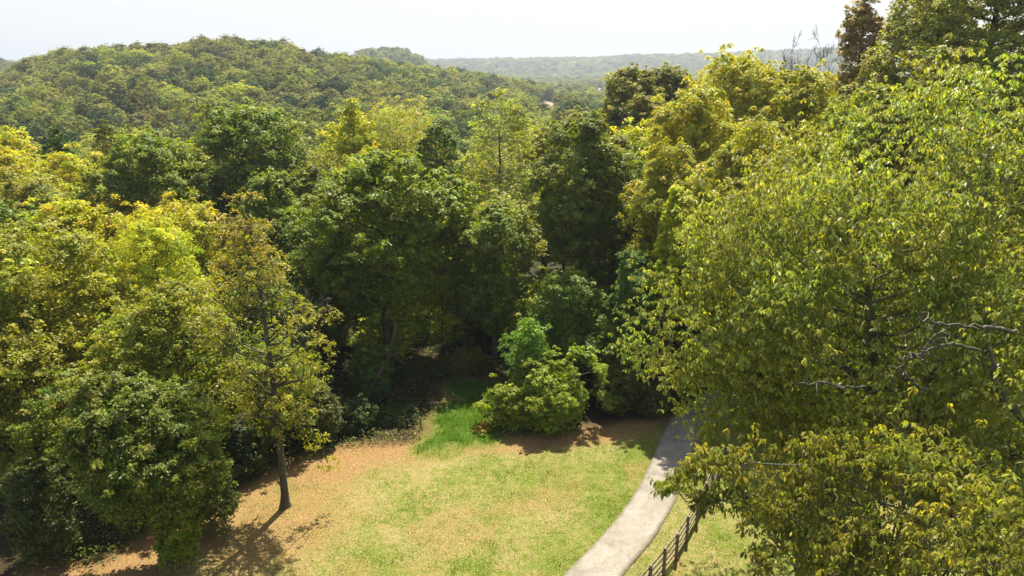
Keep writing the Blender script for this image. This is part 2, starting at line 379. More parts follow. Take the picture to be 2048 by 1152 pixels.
class Tubes:
    def __init__(s): s.V = []; s.F = []; s.n = 0
    def add(s, pts, rad, sides=5):
        v, f = tube(pts, rad, sides, s.n); s.V.append(v); s.F.append(f); s.n += len(v)
    def mesh(s, name, mat): return mesh_np(name, np.concatenate(s.V), np.concatenate(s.F), mat, smooth=True)

def crown(seed, H, zb, R, prof='round', nl=40, lf=.3, nsub=22, nleaf=42, leaf=.24, asp=.55, flat=.8, sflat=.55, inner=.12,
          lean=(0, 0), style='leaf', droop=.15, mat=None, autumn=None, cvar=.16, trunk_r=None, bmat=None, limbs=True, twigs=0, squash=1.0,
          trunk_top=.86, lobes_extra=None, mega=9, bias=None, srad=.25, carve=None, clear_trunk=0):
    rng = np.random.default_rng(seed); pf = PROF[prof]
    if style != 'rosette' and nl > 28: nsub = int(nsub * .8); nleaf = int(nleaf * 1.2)
    # lobes
    tt = np.linspace(.02, .97, 200); wgt = pf(tt) + .25; cdf = np.cumsum(wgt) / wgt.sum()
    t = np.interp((np.arange(nl) + rng.random(nl)) / nl, cdf, tt); th = np.arange(nl) * 2.39996 + rng.normal(0, .5, nl)
    mt = rng.uniform(.25, .97, mega); mth = np.arange(mega) * 2.39996 + rng.normal(0, .4, mega)
    da = np.abs((th[:, None] - mth[None] + np.pi) % (2 * np.pi) - np.pi); d2 = (da * .8) ** 2 + ((t[:, None] - mt[None]) * 2.4) ** 2
    near = d2.argmin(1); mf = np.exp(-d2.min(1) / .3); t = np.clip(t + (mt[near] - t) * .3, .02, .97)
    env = pf(t) * R * (.70 + .46 * mf) * (1 + .16 * np.sin(th * 2 + seed) + .10 * np.sin(th * 3 + 2 * seed))
    rl = R * lf * rng.uniform(.7, 1.35, nl) * (.75 + .25 * pf(t))
    rad = np.maximum(env - rl * .8, 0) * np.sqrt(rng.uniform(.45, 1, nl))
    lx = lean[0] * t ** 1.5; ly = lean[1] * t ** 1.5
    C = np.stack([rad * np.cos(th) + lx, rad * np.sin(th) * squash + ly, np.minimum(zb + t * (H - zb), H - rl * rng.uniform(.75, 1.1, nl))], -1)
    C[0] = (lean[0] * .95, lean[1] * .95, H - rl[0] * .85)
    if lobes_extra is not None:
        E = np.array(lobes_extra, float); C = np.concatenate([C, E[:, :3]]); rl = np.concatenate([rl, E[:, 3]]); nl = len(C)
    lv = rng.normal(0, cvar * .6, nl)
    # sub clumps
    ns = nl * nsub; li = np.repeat(np.arange(nl), nsub); d = nrm(rng.normal(0, 1, (ns, 3)))
    d[:, 2] = np.where(d[:, 2] < -.25, -d[:, 2] * rng.choice([1, -1], ns, p=[.65, .35]), d[:, 2])
    out = C[li] - np.array([0, 0, 0]); out[:, 2] = (C[li, 2] - (zb + .35 * (H - zb))) * .6; out = nrm(out)
    flip = ((d * out).sum(1) < -.2) & (rng.random(ns) < .7); d[flip] *= -1
    if bias is not None:
        bv = np.array(bias, float); fl = ((d @ bv) < -.1) & (rng.random(ns) < .6); d[fl] *= -1
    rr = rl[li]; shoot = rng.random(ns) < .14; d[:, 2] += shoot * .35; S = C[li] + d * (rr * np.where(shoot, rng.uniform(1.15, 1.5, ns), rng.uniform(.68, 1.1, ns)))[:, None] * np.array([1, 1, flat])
    # rows: leaf positions
    if style in ('leaf', 'frond'):
        n = ns * nleaf; si = np.repeat(np.arange(ns), nleaf); rs = (rr * srad * rng.uniform(.6, 1.4, ns) * np.where(shoot, .7, 1))[si]
        g = rng.normal(0, 1, (n, 3)) * .62 * np.array([1, 1, sflat]); P = S[si] + g * rs[:, None]
        P[:, 2] -= droop * (g[:, 0] ** 2 + g[:, 1] ** 2) * rs
        nr = d[si] * .55 + np.array([0, 0, .55]) + rng.normal(0, .45, (n, 3)); ax = nrm(g * np.array([1, 1, .3]) + rng.normal(0, .3, (n, 3))); ax[:, 2] -= droop * 1.5
        if clear_trunk:
            kp = ~((np.abs(P[:, 0]) < clear_trunk) & (P[:, 1] < .2) & (P[:, 2] < H * .66)); P = P[kp]; nr = nr[kp]; ax = ax[kp]; si = si[kp]; n = len(P)
        Ln = leaf * rng.uniform(.6, 1.35, n); V, F = quads(P, nr, ax, Ln, asp); per = 1; cs = si
        ni = int(n * inner)
        if ni:
            t2 = rng.random(ni); th2 = rng.random(ni) * 6.283; r2 = np.sqrt(rng.random(ni)) * pf(t2) * R * .75
            P2 = np.stack([r2 * np.cos(th2) + lean[0] * t2, r2 * np.sin(th2) * squash + lean[1] * t2, zb + t2 * (H - zb) * .95], -1)
            V2, F2 = quads(P2, rng.normal(0, 1, (ni, 3)) + np.array([0, 0, .4]), rng.normal(0, 1, (ni, 3)), leaf * 1.3 * rng.uniform(.7, 1.3, ni), asp)
            V = np.concatenate([V, V2]); F = np.concatenate([F, F2 + 4 * n]); cs = np.concatenate([si, rng.integers(0, ns, ni)]); P = np.concatenate([P, P2]); n += ni
    else:  # rosettes of long hanging leaves
        k = nleaf; nr_ = ns * 3; sj = np.repeat(np.arange(ns), 3)
        Rp = S[sj] + rng.normal(0, 1, (nr_, 3)) * (rr * srad)[sj][:, None] * np.array([1, 1, .7])
        if carve is not None:
            kp = np.ones(nr_, bool)
            for a_, b_ in carve:
                e_ = b_ - a_; u = np.clip(((Rp - a_) @ e_) / (e_ @ e_), 0, 1); kp &= np.linalg.norm(Rp - a_ - u[:, None] * e_, axis=1) > .30
            Rp = Rp[kp]; sj = sj[kp]; nr_ = len(Rp)
        n = nr_ * k; si2 = np.repeat(np.arange(nr_), k); th2 = rng.random(n) * 6.283
        h = np.stack([np.cos(th2), np.sin(th2), np.zeros(n)], -1); Ln = leaf * rng.uniform(.45, 1.35, n); wd = Ln * asp * rng.uniform(.8, 1.2, n)
        P = Rp[si2] + h * .02 + np.stack([np.zeros(n), np.zeros(n), rng.uniform(-.08, .02, n)], -1)
        V, F = bigleaves(P, h, Ln, wd, rng, 1.2); per = 2; cs = sj[si2]
    sv_ = rng.normal(0, cvar * .5, ns)
    b = 1 + lv[li[cs]] + sv_[cs] + rng.normal(0, cvar, len(cs)); hue = rng.normal(0, .08, len(cs)) + (rng.normal(0, .07, ns))[cs] + rng.normal(0, .05, nl)[li[cs]]
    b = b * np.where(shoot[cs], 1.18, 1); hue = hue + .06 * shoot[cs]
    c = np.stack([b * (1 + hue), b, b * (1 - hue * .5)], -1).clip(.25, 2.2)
    if autumn is not None: c = autumn(P, c, rng, cs, ns, H)
    if per > 1: c = np.repeat(c, per, 0)
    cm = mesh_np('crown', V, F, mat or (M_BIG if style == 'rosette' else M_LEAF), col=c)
    tm = None
    if limbs:
        T = Tubes(); r0 = trunk_r or H * .016 + .03; zt = zb + (H - zb) * trunk_top
        zs = np.concatenate([[-.6, 0, .25], np.linspace(.8, zt, 12)]); wob = rng.normal(0, .05, (len(zs), 2)).cumsum(0) * .6 * (R / 5)
        wob[:3] = 0; tl = np.clip((zs - zb) / (H - zb), 0, 1) ** 1.5
        tp = np.stack([wob[:, 0] + lean[0] * tl, wob[:, 1] + lean[1] * tl, zs], -1)
        tr = r0 * np.clip(1 - (zs / zt) * .85, .12, 1); tr[:2] *= 1.7; tr[2] *= 1.25
        T.add(tp, tr, 9)
        nb = nl - (len(lobes_extra) if lobes_extra is not None else 0)
        for i in range(nl):
            if i > nb:
                p0 = C[i - 1]; m1 = (p0 + C[i]) / 2 + rng.normal(0, .1, 3); T.add([p0, m1, C[i]], [.03, .022, .012], 4)
                continue
            if nb > 80 and i < nb and rng.random() < .5: continue
            zc = C[i, 2]; hz = math.hypot(C[i, 0], C[i, 1]); z0 = max(zb * .75, min(zc - hz * .55 - .3, zt * .96)); z0 = min(z0, zc)
            bx = np.interp(z0, zs, tp[:, 0]); by = np.interp(z0, zs, tp[:, 1]); p0 = np.array([bx, by, z0]); p3 = C[i]
            m1 = p0 + (p3 - p0) * np.array([.45, .45, .22]) + rng.normal(0, .12, 3); m2 = p0 + (p3 - p0) * np.array([.8, .8, .62]) + rng.normal(0, .12, 3)
            rb = max(.03, float(np.interp(z0, zs, tr)) * .42); T.add(cr([p0, m1, m2, p3], 3), np.linspace(rb, .018, 10), 4)
            for q in range(twigs):
                s = S[i * nsub + q % nsub]; T.add([m2, (m2 + s) / 2 + rng.normal(0, .08, 3), s + (s - m2) * .08], [.022, .014, .006], 3)
        tm = T.mesh('trunk', bmat or M_BARK)
    return cm, tm, C, rl

# ------------------------------------------------------------------ trees
def plant(name, label, cat, meshes, x, y, tint, rz=0, s=(1, 1, 1), group=None, z=None, lab_parts=True):
    e = D.objects.new(name, None); COL.objects.link(e); e.location = (x, y, (tz(x, y) if z is None else z) - .02)
    e.rotation_euler = (0, 0, rz); e.scale = s; e.empty_display_size = .3; tag(e, label, cat, group)
    cm, tm = meshes[0], meshes[1]
    o = D.objects.new('crown', cm); COL.objects.link(o); o.parent = e; o.color = (*tint, 1)
    if tm: q = D.objects.new('trunk' if cat != 'shrub' else 'stems', tm); COL.objects.link(q); q.parent = e
    return e
G = (.062, .092, .018); YG = (.15, .165, .016); YEL = (.24, .2, .018); OL = (.115, .12, .03); DK = (.032, .05, .014); BRN = (.11, .075, .03); PALE = (.13, .15, .05); BLG = (.055, .1, .035)
GOLD = (.2, .165, .03)
def own(name, label, cat, px, py, dist, wpx, tint, prof='round', zbf=.3, z_base=None, seed=1, rz=0, group=None, **kw):
    """tree whose top is seen at (px,py) when it stands dist metres ahead, crown half width wpx"""
    x, y, zt = at(px, py, dist); zg = tz(x, y) if z_base is None else z_base; H = zt - zg; R = wpx / FOC * depth(dist, zt - H * .3)
    ln = kw.pop('lean', (0, 0)); wl = kw.pop('wl', None); gn = kw.pop('gnarl', None); base = np.array([x - ln[0], y - ln[1], zg - .02])
    if wl: kw['lobes_extra'] = [tuple(np.array(at(*q[:3])) - base) + (q[3],) for q in wl]
    if gn:
        gl = [[np.array(at(*q[:3])) - base for q in g_[1]] for g_ in gn]; kw['carve'] = [(np.array(a_), np.array(b_)) for g_ in gl for a_, b_ in zip(g_[:-1], g_[1:])]
    m = crown(seed, H, H * zbf, R, prof, lean=ln, **kw)
    e = plant(name, label, cat, m, x - ln[0], y - ln[1], tint, rz, group=group, z=zg)
    if gn:
        T = Tubes()
        for (r0, _), pts in zip(gn, gl): 
            Q = cr(pts, 7); rg_ = np.random.default_rng(int(r0 * 1000) + len(pts)); Q = Q + rg_.normal(0, .035, Q.shape); T.add(Q, np.linspace(r0, r0 * .45, len(Q)) * .45 * rg_.uniform(.75, 1.25, len(Q)), 7)
            for q in Q[3::4]: v = nrm(rg_.normal(0, 1, 3)); T.add([q, q + v * .25 + np.array([0, 0, .05]), q + v * .55 + rg_.normal(0, .08, 3)], [.02, .014, .006], 4)
        link('gnarled_limbs', T.mesh('gnarled_limbs', M_LIMB), e)
    return e

build_grass()

# --- lower left, the near edge of the wood
own('broadleaf_tree', 'low rounded tree with sunlit top nearest the lower left corner', 'tree', 212, 752, 29.5, 152, (.08, .105, .02), 'dome', .34, seed=101, mega=6,
    nl=60, nsub=24, nleaf=62, leaf=.15, lf=.27, srad=.27, cvar=.2, lean=(-1.9, .8), trunk_r=.17, wl=[(320, 960, 28.6, .8), (385, 935, 28.6, .7), (425, 930, 29, .45), (340, 1010, 28.0, .5), (120, 800, 30, .9), (70, 880, 29, .9)])
own('broadleaf_tree', 'leafy young tree with pale green clumps behind the low rounded tree', 'tree', 330, 560, 37, 135, (.13, .15, .026), 'oval', .12, seed=102,
    nl=54, nsub=22, nleaf=52, leaf=.17, lf=.28, cvar=.2)
own('maple_tree', 'tall olive gold maple rising at the left edge of the photo', 'tree', 45, 445, 40, 170, (.15, .165, .022), 'round', .12, seed=103,
    nl=76, nsub=24, nleaf=46, leaf=.19, lf=.24, cvar=.2, mega=12)
own('maple_tree', 'shaded full crowned maple below the olive gold one, by the left edge', 'tree', 20, 640, 35, 140, (.12, .13, .02), 'dome', .1, seed=104,
    nl=50, nsub=22, nleaf=46, leaf=.18, lf=.27)
own('locust_tree', 'bright yellow green feathery tree behind the leafy young tree', 'tree', 290, 437, 45, 135, (.21, .235, .014), 'dome', .2, seed=105,
    nl=54, nsub=24, nleaf=56, leaf=.18, asp=.4, lf=.27, droop=.3, cvar=.12)
own('maple_tree', 'golden yellow maple with orange tips, small and round, deep in the left wood', 'tree', 140, 400, 57, 80, (.215, .225, .018), 'round', .3, seed=106,
    nl=36, nsub=20, nleaf=46, leaf=.21, lf=.33)
own('dogwood_tree', 'yellow green spreading tree right of the golden yellow maple', 'tree', 340, 402, 56, 115, (.2, .2, .02), 'dome', .3, seed=107,
    nl=44, nsub=20, nleaf=46, leaf=.21, lf=.3)
own('dogwood_tree', 'reddish brown thin topped tree between the golden yellow maple and the big dark oaks', 'tree', 225, 396, 62, 85, (.15, .115, .035), 'dome', .3, seed=108,
    nl=34, nsub=18, nleaf=34, leaf=.18, lf=.3)
def rust(P, c, rng, cs, ns, H):
    t = np.clip((P[:, 2] / H - .5) * 2.0, 0, 1); sub = rng.random(ns)[cs]
    k = (np.clip(t * 1.7 - sub * .9 - .1, 0, 1) ** .5)[:, None]; k2 = (rng.random((len(P), 1)) < .2 + .65 * k)
    return np.where(k2, c * (1 - k) + c * k * np.array([1.02, .78, 2.0]), c)
own('walnut_tree', 'slender lone walnut with rusty top and bare trunk on the lawn edge', 'tree', 488, 368, 33.6, 125, (.15, .16, .02), 'column', .2, seed=109, z_base=0.0,
    clear_trunk=.32, nl=76, nsub=13, nleaf=20, leaf=.155, asp=.34, lf=.25, flat=.4, sflat=.4, droop=.55, inner=.01, trunk_r=.21, autumn=rust, cvar=.26, trunk_top=.95, twigs=3, mega=14, srad=.3, lean=(-.4, 0),
    wl=[(600, 830, 33.3, .8), (625, 880, 33.4, .75), (655, 925, 33.5, .6), (620, 760, 33, .9), (635, 690, 33, .9), (645, 630, 33, .8), (430, 570, 33.5, .9)])

# --- big oaks, left centre
own('oak_tree', 'broad dark oak with pale leaf tips, left neighbour of the tallest dark oak', 'tree', 300, 262, 68, 135, (.10, .13, .022), 'dome', 0.42, seed=110, nl=80, nsub=24, nleaf=44, leaf=.25, lf=.24, cvar=.2)
own('oak_tree', 'tallest dark green oak of the left wood, crown highest against the far hill', 'tree', 490, 212, 74, 155, (.09, .12, .02), 'dome', 0.42, seed=111, nl=96, nsub=24, nleaf=44, leaf=.26, lf=.22, cvar=.2, mega=12)
own('oak_tree', 'medium oak in front and below the tallest dark green oak', 'tree', 530, 340, 60, 85, (.095, .13, .03), 'dome', .3, seed=112, nl=44, nsub=22, nleaf=42, leaf=.23, lf=.28)
own('hickory_tree', 'brownish dark green dense small crown left of the broad oak', 'tree', 215, 243, 86, 55, (.085, .085, .014), 'round', .3, seed=113, nl=36, nsub=20, nleaf=36, leaf=.25)
own('cedar_tree', 'small round bottle green crown among pale ones at the left', 'tree', 108, 256, 88, 36, (.04, .075, .012), 'round', .3, seed=114, nl=30, nsub=20, nleaf=36, leaf=.22)
own('poplar_tree', 'bright yellow tree crown at the very left edge of the photo', 'tree', 10, 250, 90, 65, (.24, .24, .018), 'round', .3, seed=115, nl=40, nsub=20, nleaf=38, leaf=.26)
own('poplar_tree', 'yellow green crown below the bottle green one', 'tree', 120, 298, 78, 90, (.22, .22, .016), 'dome', .3, seed=116, nl=44, nsub=20, nleaf=42, leaf=.24)
own('maple_tree', 'pale grey green crown low at the left edge, above the olive gold maple', 'tree', 50, 352, 66, 90, (.15, .155, .045), 'dome', .3, seed=117, nl=40, nsub=20, nleaf=42, leaf=.24)
own('maple_tree', 'yellow maple on the left edge in front of the bright yellow crown', 'tree', 15, 300, 74, 70, (.21, .21, .02), 'dome', .3, seed=118, nl=36, nsub=20, nleaf=42, leaf=.24)
own('oak_tree', 'pale tipped small oak between the yellow crowns and the broad oak', 'tree', 180, 345, 63, 55, (.13, .15, .045), 'dome', .3, seed=119, nl=30, nsub=20, nleaf=40, leaf=.22)

# --- centre
own('oak_tree', 'big full oak standing in the middle of the wood edge, dark forked trunks', 'tree', 755, 302, 52, 150, (.105, .14, .017), 'dome', .3, seed=120, nl=110, nsub=24, nleaf=46, leaf=.21, lf=.2, cvar=.2, trunk_r=.38, mega=14)
own('hackberry_tree', 'narrow tree with sunny lime clumps just behind the big full oak', 'tree', 905, 348, 55, 70, (.13, .165, .025), 'oval', .2, seed=121, nl=50, nsub=20, nleaf=40, leaf=.2)
own('poplar_tree', 'bright yellow green pointed crown above the big full oak', 'tree', 703, 197, 84, 62, (.22, .235, .018), 'oval', .2, seed=122, nl=44, nsub=20, nleaf=40, leaf=.25, droop=.3)
own('locust_tree', 'pale airy yellow green tree beside the pointed yellow green crown', 'tree', 795, 208, 88, 110, (.17, .185, .04), 'dome', 0.5, seed=123, nl=56, nsub=20, nleaf=34, leaf=.22, asp=.4)
own('oak_tree', 'dark green rounded crown between the pale airy tree and the tall poplar', 'tree', 872, 250, 74, 55, (.07, .10, .02), 'round', .3, seed=124, nl=36, nsub=20, nleaf=40, leaf=.22)
own('cottonwood_tree', 'tall upright pale green cottonwood with visible straight stem and airy leaves', 'tree', 1000, 176, 68, 92, (.17, .195, .055), 'oval', .12, seed=125, nl=80, nsub=20, nleaf=26, leaf=.17, inner=.03, lf=.22, trunk_top=.8, bmat=M_GREYBARK, cvar=.22)
own('oak_tree', 'large domed dark oak right of the tall cottonwood, grey limbs showing low down', 'tree', 1172, 225, 56, 115, (.105, .13, .036), 'dome', 0.4, seed=126, nl=100, nsub=24, nleaf=46, leaf=.19, lf=.21, cvar=.18, trunk_r=.3, bmat=M_GREYBARK, mega=12)
own('maple_tree', 'slim mid green maple under the tall cottonwood', 'tree', 985, 410, 53, 72, (.10, .135, .025), 'oval', .2, seed=127, nl=50, nsub=20, nleaf=42, leaf=.18)
own('walnut_tree', 'soft green understorey walnut below the large domed oak', 'tree', 1140, 545, 49, 95, (.10, .15, .033), 'dome', .2, seed=128, nl=44, nsub=20, nleaf=44, leaf=.2, asp=.35, droop=.4)
own('walnut_tree', 'blue green feathery walnut squeezed between the domed oak and the hanging leaves', 'tree', 1275, 500, 47, 60, (.07, .125, .04), 'oval', .2, seed=129, nl=36, nsub=20, nleaf=42, leaf=.2, asp=.33, droop=.5)
own('cedar_tree', 'hazy dark cedar with blunt top, left of two above the domed oak', 'tree', 1262, 133, 88, 72, (.125, .13, .045), 'dome', 0.6, seed=130, nl=110, nsub=22, nleaf=40, leaf=.24, mega=14, lf=.24)  # tints of these cedars are lightened, so some haze is painted into the leaves
own('cedar_tree', 'hazy dark cedar with blunt top, right of two above the domed oak', 'tree', 1342, 130, 94, 66, (.13, .135, .05), 'dome', 0.6, seed=131, nl=110, nsub=22, nleaf=40, leaf=.24, mega=14, lf=.24)
own('cedar_tree', 'lower dark cedar shoulder in front of the two hazy cedars', 'tree', 1295, 190, 82, 66, (.125, .13, .045), 'dome', 0.55, seed=132, nl=90, nsub=20, nleaf=36, leaf=.22, lf=.26)
own('elm_tree', 'yellow green elm crown peeking between cottonwood and domed oak', 'tree', 1090, 245, 80, 75, (.15, .165, .04), 'dome', 0.5, seed=133, nl=40, nsub=20, nleaf=38, leaf=.22)
own('maple_tree', 'thin lime green maple lit from behind inside the middle of the wood', 'tree', 880, 520, 54, 75, (.15, .18, .02), 'dome', .2, seed=134, nl=36, nsub=18, nleaf=26, leaf=.17)
own('maple_tree', 'shaded understorey maple left of the big full oak', 'tree', 640, 480, 50, 80, (.07, .10, .022), 'oval', .2, seed=135, nl=40, nsub=20, nleaf=38, leaf=.2)
own('oak_tree', 'olive oak shoulder between the tallest dark oak and the big full oak', 'tree', 620, 330, 66, 75, (.10, .12, .022), 'dome', .2, seed=136, nl=44, nsub=20, nleaf=40, leaf=.22)

# --- right, feathery yellow green
kwf = dict(nsub=24, nleaf=46, asp=.33, droop=.5, cvar=.12, sflat=.45)
own('locust_tree', 'feathery yellow green locust with the highest rounded top of its group', 'tree', 1480, 102, 62, 135, (.2, .21, .034), 'dome', 0.4, seed=140, nl=90, leaf=.26, lf=.22, mega=12, **kwf)
own('locust_tree', 'feathery locust in the centre of the yellow group, sloping left side', 'tree', 1395, 172, 56, 110, (.21, .215, .032), 'dome', 0.4, seed=141, nl=70, leaf=.25, lf=.24, **kwf)
own('locust_tree', 'low golden locust over the walnut, leaves turning dull gold', 'tree', 1345, 275, 51, 95, (.18, .19, .032), 'dome', 0.3, seed=142, nl=56, leaf=.22, lf=.26, **kwf)
own('locust_tree', 'sunlit locust sloping down from the dead bare pair', 'tree', 1625, 135, 56, 130, (.19, .2, .032), 'dome', 0.4, seed=143, nl=76, leaf=.25, lf=.23, **kwf)
own('locust_tree', 'dense locust in front of the rusty topped tree', 'tree', 1745, 165, 48, 140, (.16, .18, .03), 'dome', 0.35, seed=144, nl=80, leaf=.24, lf=.23, **kwf)
own('locust_tree', 'bright lime young locust poking out above the hanging leaves', 'tree', 1360, 372, 47, 60, (.22, .25, .016), 'dome', 0.4, seed=145, nl=36, leaf=.2, lf=.26, **kwf)
own('locust_tree', 'yellow olive locust filling the middle of the feathery group', 'tree', 1520, 225, 48, 135, (.18, .19, .026), 'dome', 0.35, seed=146, nl=70, leaf=.24, lf=.24, **kwf)
own('locust_tree', 'olive locust directly above the hanging leaves, lowest on the right of its group', 'tree', 1640, 262, 42, 120, (.165, .18, .026), 'dome', 0.35, seed=147, nl=64, leaf=.22, lf=.24, **kwf)
def bare(seed, H, R, r0=.18, lv=5):
    rng = np.random.default_rng(seed); T = Tubes()
    def grow(p, d, ln, r, k):
        q = [p]; dd = d
        for i in range(3): dd = nrm(dd + rng.normal(0, .24, 3) + np.array([0, 0, .05])); q.append(q[-1] + dd * ln / 3)
        T.add(q, np.linspace(r, r * .62, 4), 5 if k > 3 else 3)
        if k == 0: return
        for j in range(3 if k > 1 else 4):
            nd = nrm(dd + rng.normal(0, .48, 3) * np.array([1, 1, .5]) + np.array([0, 0, .12])); b = q[rng.integers(2, 4)]
            grow(b, nd, ln * rng.uniform(.5, .8), max(r * .62, .022), k - 1)
    T.add([(0, 0, -.4), (0, 0, H * .15), (.1, 0, H * .32), (.1, .1, H * .45)], [r0 * 1.3, r0, r0 * .85, r0 * .7], 8)
    for j in range(4):
        a = j * 1.6 + rng.random(); grow(np.array([.1, .1, H * rng.uniform(.3, .45)]), nrm(np.array([math.cos(a) * .45, math.sin(a) * .45, 1])), H * .2, r0 * .55, lv)
    return T.mesh('trunk', M_GREYBARK)
def dead(label, px, py, dist, seed, wpx=40, lv=4):
    x, y, zt = at(px, py, dist); z = tz(x, y); H = zt - z
    e = D.objects.new('dead_tree', None); COL.objects.link(e); e.location = (x, y, z); tag(e, label, 'tree')
    me = bare(seed, H, wpx / FOC * dist, lv=lv); zm = max(v.co.z for v in me.vertices); rm = np.percentile([abs(v.co.x) for v in me.vertices], 98)
    k = max(wpx / FOC * dist / rm, .75 * H / zm); o = link('bare_branches', me, e, sc_=(k, k, H / zm))
dead('leafless grey twigged tree, the left one of a close pair', 1618, 60, 70, 7, 36, 5)
dead('leafless grey twigged tree touching the rusty topped tree', 1668, 42, 72, 9, 32, 5)
dead('bare grey stem standing low in the wood behind the lone walnut', 600, 560, 44, 12, 22, 3)
def rust2(P, c, rng, cs, ns, H):
    sub = (rng.random(ns) < .3)[cs][:, None]; return np.where(sub, c * np.array([1.02, .93, 1.1]), c)
def rust3(P, c, rng, cs, ns, H):
    sub = (rng.random(ns) < .5)[cs][:, None]; return np.where(sub, c * np.array([1.08, .9, 1.2]), c)
own('maple_tree', 'tall rusty brown topped tree touching the top of the photo', 'tree', 1737, -12, 66, 66, (.17, .155, .085), 'dome', 0.45, seed=150, nl=90, nsub=20, nleaf=38, leaf=.2, autumn=rust3, lf=.26, inner=.05)  # tint lightened to carry a veil of haze in the leaf colour
own('hickory_tree', 'tall grey green tree beside the rusty one, cut by the top of the photo', 'tree', 1870, -120, 58, 120, (.16, .18, .07), 'dome', 0.35, seed=151, nl=120, nsub=22, nleaf=42, leaf=.22, autumn=rust2, lf=.22, inner=.06)  # hickory tints brightened: haze on this side is put into their colour
own('hickory_tree', 'huge brownish green tree filling the upper right corner', 'tree', 2030, -230, 52, 200, (.155, .175, .065), 'dome', 0.3, seed=152, nl=140, nsub=22, nleaf=44, leaf=.22, autumn=rust2, lf=.2, inner=.1)
own('hickory_tree', 'brown tinged shaded tree under the huge corner tree', 'tree', 1890, 95, 46, 150, (.14, .16, .05), 'dome', 0.35, seed=153, nl=90, nsub=22, nleaf=44, leaf=.2, autumn=rust2, lf=.22)

# --- right foreground: trees of long hanging leaves
BL = (.135, .158, .044)
kr = dict(style='rosette', mat=M_BIG, bmat=M_GREYBARK, cvar=.2)
own('pawpaw_tree', 'tall tree of long drooping leaves above the gnarled limbs', 'tree', 2010, 118, 27, 420, BL, 'dome', .25, seed=160, nl=130, nsub=28, nleaf=8, leaf=.26, asp=.29, lf=.17, srad=.36, twigs=1, bias=(-.3, -1, .3), mega=16, **kr)
own('pawpaw_tree', 'great tree of long drooping leaves with gnarled grey limbs exposed', 'tree', 1690, 330, 24, 400, BL, 'dome', .36, seed=161, nl=160, nsub=28, nleaf=8, leaf=.255, asp=.29, lf=.15, srad=.36, twigs=2, bias=(-.3, -1, .3), trunk_r=.42,
    squash=.75, lean=(-3.0, -1), mega=15, wl=[(1560, 830, 23, 1.2), (1490, 800, 24, 1.3), (1430, 780, 25, 1.3), (1410, 840, 26, .8), (1370, 740, 26, 1.3), (1300, 700, 26, 1.0), (1320, 640, 26, 1.3), (1340, 580, 27, 1.2), (1390, 680, 25, 1.3), (1460, 720, 24, 1.3)],
    gnarl=[(.13, [(2030, 662, 19.6), (1985, 655, 19), (1905, 650, 18.7), (1835, 638, 18.6)]), (.08, [(1890, 655, 18.8), (1860, 680, 18.5), (1845, 705, 18.4), (1842, 722, 18.4)]), (.1, [(1960, 700, 19), (1895, 690, 18.6), (1840, 705, 18.4), (1800, 722, 18.3)]),
           (.1, [(1850, 780, 19), (1810, 750, 18.6), (1775, 728, 18.4)]), (.09, [(1730, 772, 19), (1690, 775, 18.8), (1640, 765, 18.8), (1600, 768, 19)]), (.2, [(2060, 850, 20), (2010, 800, 19.6), (1985, 740, 19.6), (1975, 660, 19.8)])], **kr)
own('pawpaw_tree', 'drooping leaved tree hanging low over the far end of the driveway', 'tree', 1390, 440, 31, 145, (.14, .165, .044), 'dome', .45, seed=162, nl=74, nsub=28, nleaf=8, leaf=.26, asp=.29, lf=.23, srad=.36, bias=(-.3, -1, .3), lean=(-5.5, 2), **kr)
own('pawpaw_tree', 'nearest tree of long drooping yellow tipped leaves in the lower right corner', 'tree', 1850, 845, 17.5, 300, (.118, .13, .026), 'dome', .45, seed=163, nl=74, nsub=20, nleaf=8, leaf=.245, asp=.29, lf=.21, srad=.42, twigs=3, trunk_r=.2, mega=12,
    wl=[(1620, 930, 17.6, .7), (1500, 925, 18, .55), (1440, 930, 18.2, .5), (1385, 952, 18.3, .42), (1345, 968, 18.5, .28), (1420, 1000, 18, .32), (1480, 985, 17.8, .42), (1560, 1010, 17.4, .5), (1650, 1110, 16.3, .55), (1540, 1115, 16.5, .4), (1590, 1060, 17, .3), (1900, 1080, 16, .8), (2000, 1020, 16, .8), (1780, 1120, 16, .6), (2040, 1120, 15.5, .6)], **kr)

# --- shrubs
def shrub(label, px, py, dist, wpx, tint, seed, H=None, **kw):
    x, y, zt = at(px, py, dist); zg = tz(x, y); H = zt - zg; R = wpx / FOC * depth(dist, zt)
    k = dict(nl=26, nsub=18, nleaf=38, leaf=.13, lf=.34, trunk_r=.04, trunk_top=.5); k.update(kw); p = k.pop('prof', 'bush')
    m = crown(seed, H, H * .05, R, p, **k); return plant('shrub', label, 'shrub', m, x, y, tint, z=zg)
shrub('bright vine covered bush with ragged top beside the mown gap', 1096, 728, 43.2, 98, (.13, .175, .02), 201, nl=50, nsub=22, nleaf=56, leaf=.14, lf=.22, mega=6, lobes_extra=[(2.4, 0, 4.5, .6), (1.7, .1, 4.9, .4), (2.9, .2, 3.5, .8), (-3.0, -.3, 2.1, .9), (-3.6, -.2, 1.2, .8), (.3, .2, 4.6, .4), (-1.2, 0, 4.1, .5), (3.6, .1, 1.6, .8)])
shrub('lower left shoulder of leaves of the vine covered bush, a separate small bush', 1030, 775, 42.4, 45, (.13, .165, .02), 202)
own('sapling', 'young feathery light green tree of heaven sapling behind the vine covered bush', 'tree', 1060, 630, 45, 58, (.11, .19, .045), 'dome', .25, seed=203, nl=40, nsub=11, nleaf=34, leaf=.24, asp=.24, lf=.26, flat=.5, sflat=.3, mega=5, droop=.35, trunk_r=.05)
shrub('dark olive bush between the vine covered bush and the driveway', 1240, 725, 45, 62, (.075, .085, .022), 204, nl=34)
